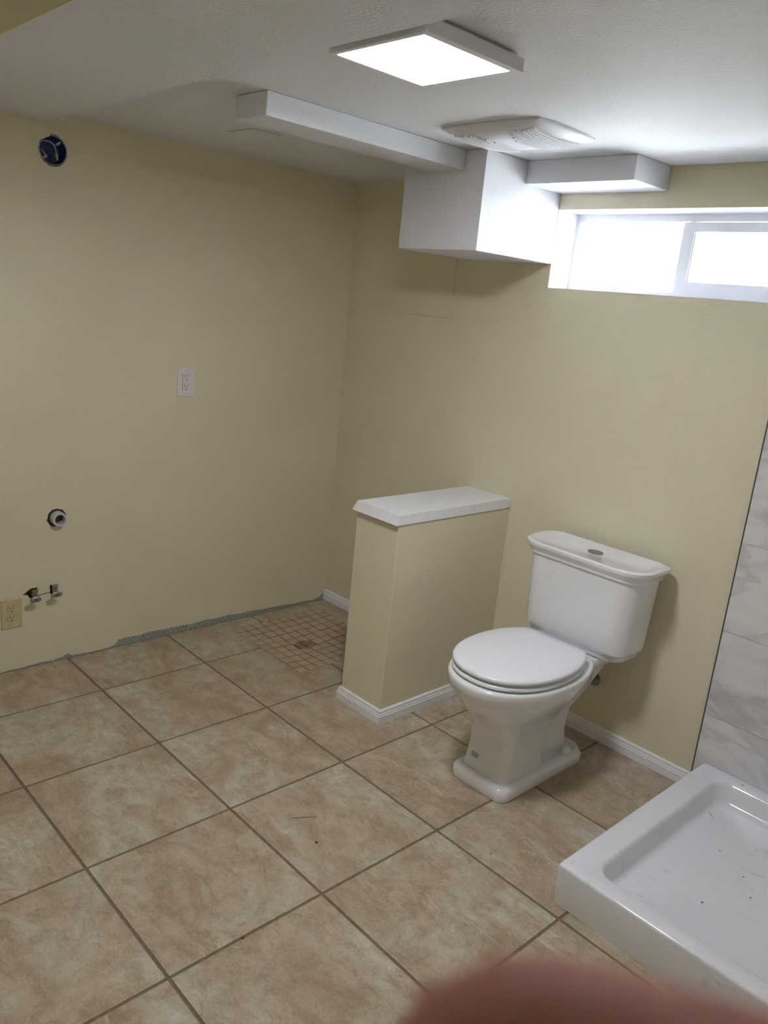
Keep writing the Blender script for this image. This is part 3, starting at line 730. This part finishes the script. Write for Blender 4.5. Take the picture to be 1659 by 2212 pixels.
stop_valve('dull metal stop valve with oval handle farther from the almond outlet', -1.430, .316, -.007, -.006)

# ------------------------------------------------------------------ debris
def sliver(label, a, b, z, r=.0024, mat='wood'):
    a, b = Vector((*a, z + r)), Vector((*b, z + r)); m = (a + b) / 2 + Vector((0, 0, .0003))
    bm = bmesh.new(); tube(bm, [a, m, b], [r * .5, r, r * .6], 5); return link('wood_sliver', bm, mat, label=label, cat='debris')
sliver('thin pale wood sliver lying on the floor tile', (1.392, -1.248), (1.430, -1.183), .0)
sz = SHZ - .0685
sliver('thin wood sliver lying in the shower base', (2.188, -.158), (2.236, -.204), sz)
def crumb(label, x, y, z, s, mat='crumb'):
    bm = bmesh.new(); bmesh.ops.create_icosphere(bm, subdivisions=1, radius=s)
    for v in bm.verts: v.co = Vector((v.co.x * rnd.uniform(.7, 1.5), v.co.y * rnd.uniform(.6, 1.2), v.co.z * rnd.uniform(.4, .7)))
    lo_ = min(v.co.z for v in bm.verts)
    for v in bm.verts: v.co += Vector((x, y, z - lo_))
    return link('debris_crumb', bm, mat, label=label, cat='debris', smooth=True)
crumb('brown debris crumb on the tile beside the wood sliver', 1.527, -1.260, 0, .0042)
crumb('brown debris crumb lying on a grout line', 1.701, -1.631, -.001, .004)
crumb('dark speck on the tile in front of the toilet', 1.871, -.870, 0, .0026)
crumb('dark speck on the tile near the mosaic patch', .571, -.710, 0, .0030)
crumb('small dark crumb on the back rim of the shower base', 2.250, -.045, SHZ, .0028)
for i, (x, y, s) in enumerate([(2.277, -.366, .003), (2.393, -.604, .003), (2.324, -.343, .0034), (2.31, -.42, .0024), (2.42, -.40, .0024), (2.47, -.47, .0022)]):
    crumb('tiny dark crumb on the shower base floor', x, y, SHZ - .071, s)['group'] = 'crumbs in the shower base'
bm = bmesh.new(); tube(bm, [(.842 + .012 * math.cos(a), -.752 + .012 * math.sin(a), .0025) for a in [k * .35 for k in range(8)]], .0018, 6)
link('paper_curl', bm, 'whitebit', smooth=True, label='small white paper curl on the floor beside the half wall', cat='debris')

# ------------------------------------------------------------------ the photographer's hand at the lens
CM = Matrix.Translation(CAM_LOC) @ CAM_ROT.to_matrix().to_4x4()
def px2cam(u, v, d): return Vector(((u - W / 2) / FPX * d, -(v - HPX / 2) / FPX * d, -d))
tip = px2cam(1196, 2590, 0.037)
bm = bmesh.new()
def bone(pts, rs):
    # a round-ended limb; all limbs are fused into one skin below
    pts = [Vector(p) for p in pts]
    for i in range(len(pts) - 1):
        a_, b_, ra, rb = pts[i], pts[i + 1], rs[i], rs[i + 1]; d_ = (b_ - a_).normalized(); P_, R_ = [], []
        for k in range(6):
            t = math.pi / 2 * k / 6; P_.append(a_ - d_ * ra * math.cos(t)); R_.append(max(1e-4, ra * math.sin(t)))
        P_.append(a_); R_.append(ra); P_.append(b_); R_.append(rb)
        for k in range(1, 7):
            t = math.pi / 2 * k / 6; P_.append(b_ + d_ * rb * math.sin(t)); R_.append(max(1e-4, rb * math.cos(t)))
        tube(bm, [CM @ p for p in P_], R_, 18)
t0 = tip
bone([t0, t0 + Vector((.020, -.0062, .000)), t0 + Vector((.032, -.0105, .001)), t0 + Vector((.062, -.023, .010)), (.098, -.082, .030)], [.0103, .0106, .0108, .0118, .015])
bone([(.098, -.070, .030), (.112, -.105, .050), (.128, -.150, .085), (.140, -.20, .14), (.15, -.30, .27)], [.017, .027, .025, .027, .040])
bone([(.104, -.085, .022), (.092, -.080, -.004), (.066, -.084, -.006), (.049, -.092, .004)], [.012, .0095, .0088, .0078])
bone([(.106, -.106, .028), (.094, -.102, .000), (.068, -.104, -.004), (.049, -.112, .006)], [.012, .0095, .0088, .0078])
bone([(.112, -.126, .040), (.098, -.124, .010), (.070, -.124, .006), (.0485, -.130, .010)], [.012, .0090, .0083, .0074])
bone([(.118, -.138, .056), (.102, -.142, .030), (.074, -.142, .022), (.060, -.147, .024)], [.011, .0080, .0072, .0064])
me = bpy.data.meshes.new('person'); bm.to_mesh(me); bm.free()
hand = bpy.data.objects.new('person', me); COL.objects.link(hand); me.materials.append(MAT['skin'])
rm = hand.modifiers.new('fuse', 'REMESH'); rm.mode = 'VOXEL'; rm.voxel_size = .0016; rm.use_smooth_shade = True
sm = hand.modifiers.new('smooth', 'SMOOTH'); sm.iterations = 6; sm.factor = .5
tag(hand, "person's bare hand held close, one fingertip reaching in front of the view", 'person')
bm = bmesh.new()
nl = []
for k in range(9):
    a_ = -0.8 + 1.6 * k / 8
    nl.append([tip + Vector((x, .0103 * math.sin(a_) - .31 * x - .004 , .0103 * math.cos(a_) + .0004)) for x in (-.006, -.002, .003, .008)])
R = [[bm.verts.new(CM @ (tip + (p_ - tip) * Vector((1, 1, -1)))) for p_ in r] for r in nl]
for a_, b_ in zip(R, R[1:]):
    for i in range(3): bm.faces.new((a_[i], a_[i + 1], b_[i + 1], b_[i]))
nail = link('fingernail', bm, 'nail', hand, smooth=True, label='pale fingernail'); nail.modifiers.new('thick', 'SOLIDIFY').thickness = .0005

ph = thing('phone', 'slim black phone added unseen behind the lens to shade the hand', 'phone', CAM_LOC)  # added out of view; the slab blocks light from behind on the fingertip
ph.rotation_euler = CAM_ROT
bm = bmesh.new(); loft(bm, [rrect(-.0385, .0385, -.138, .018, .010, z_, 6) for z_ in (.0035, .0105)]); link('phone_body', bm, 'phone', ph, bevel=.0015)
bm = bmesh.new(); loft(bm, [rrect(-.036, .036, -.133, .013, .006, z_, 6) for z_ in (.0104, .0108)]); link('screen', bm, 'dark', ph)
bm = bmesh.new(); loft(bm, [[(r_ * math.cos(2 * math.pi * k / 24), r_ * math.sin(2 * math.pi * k / 24), z_) for k in range(24)] for r_, z_ in ((.008, .0036), (.008, .0022), (.0068, .0018))]); link('lens_ring', bm, 'phone', ph)
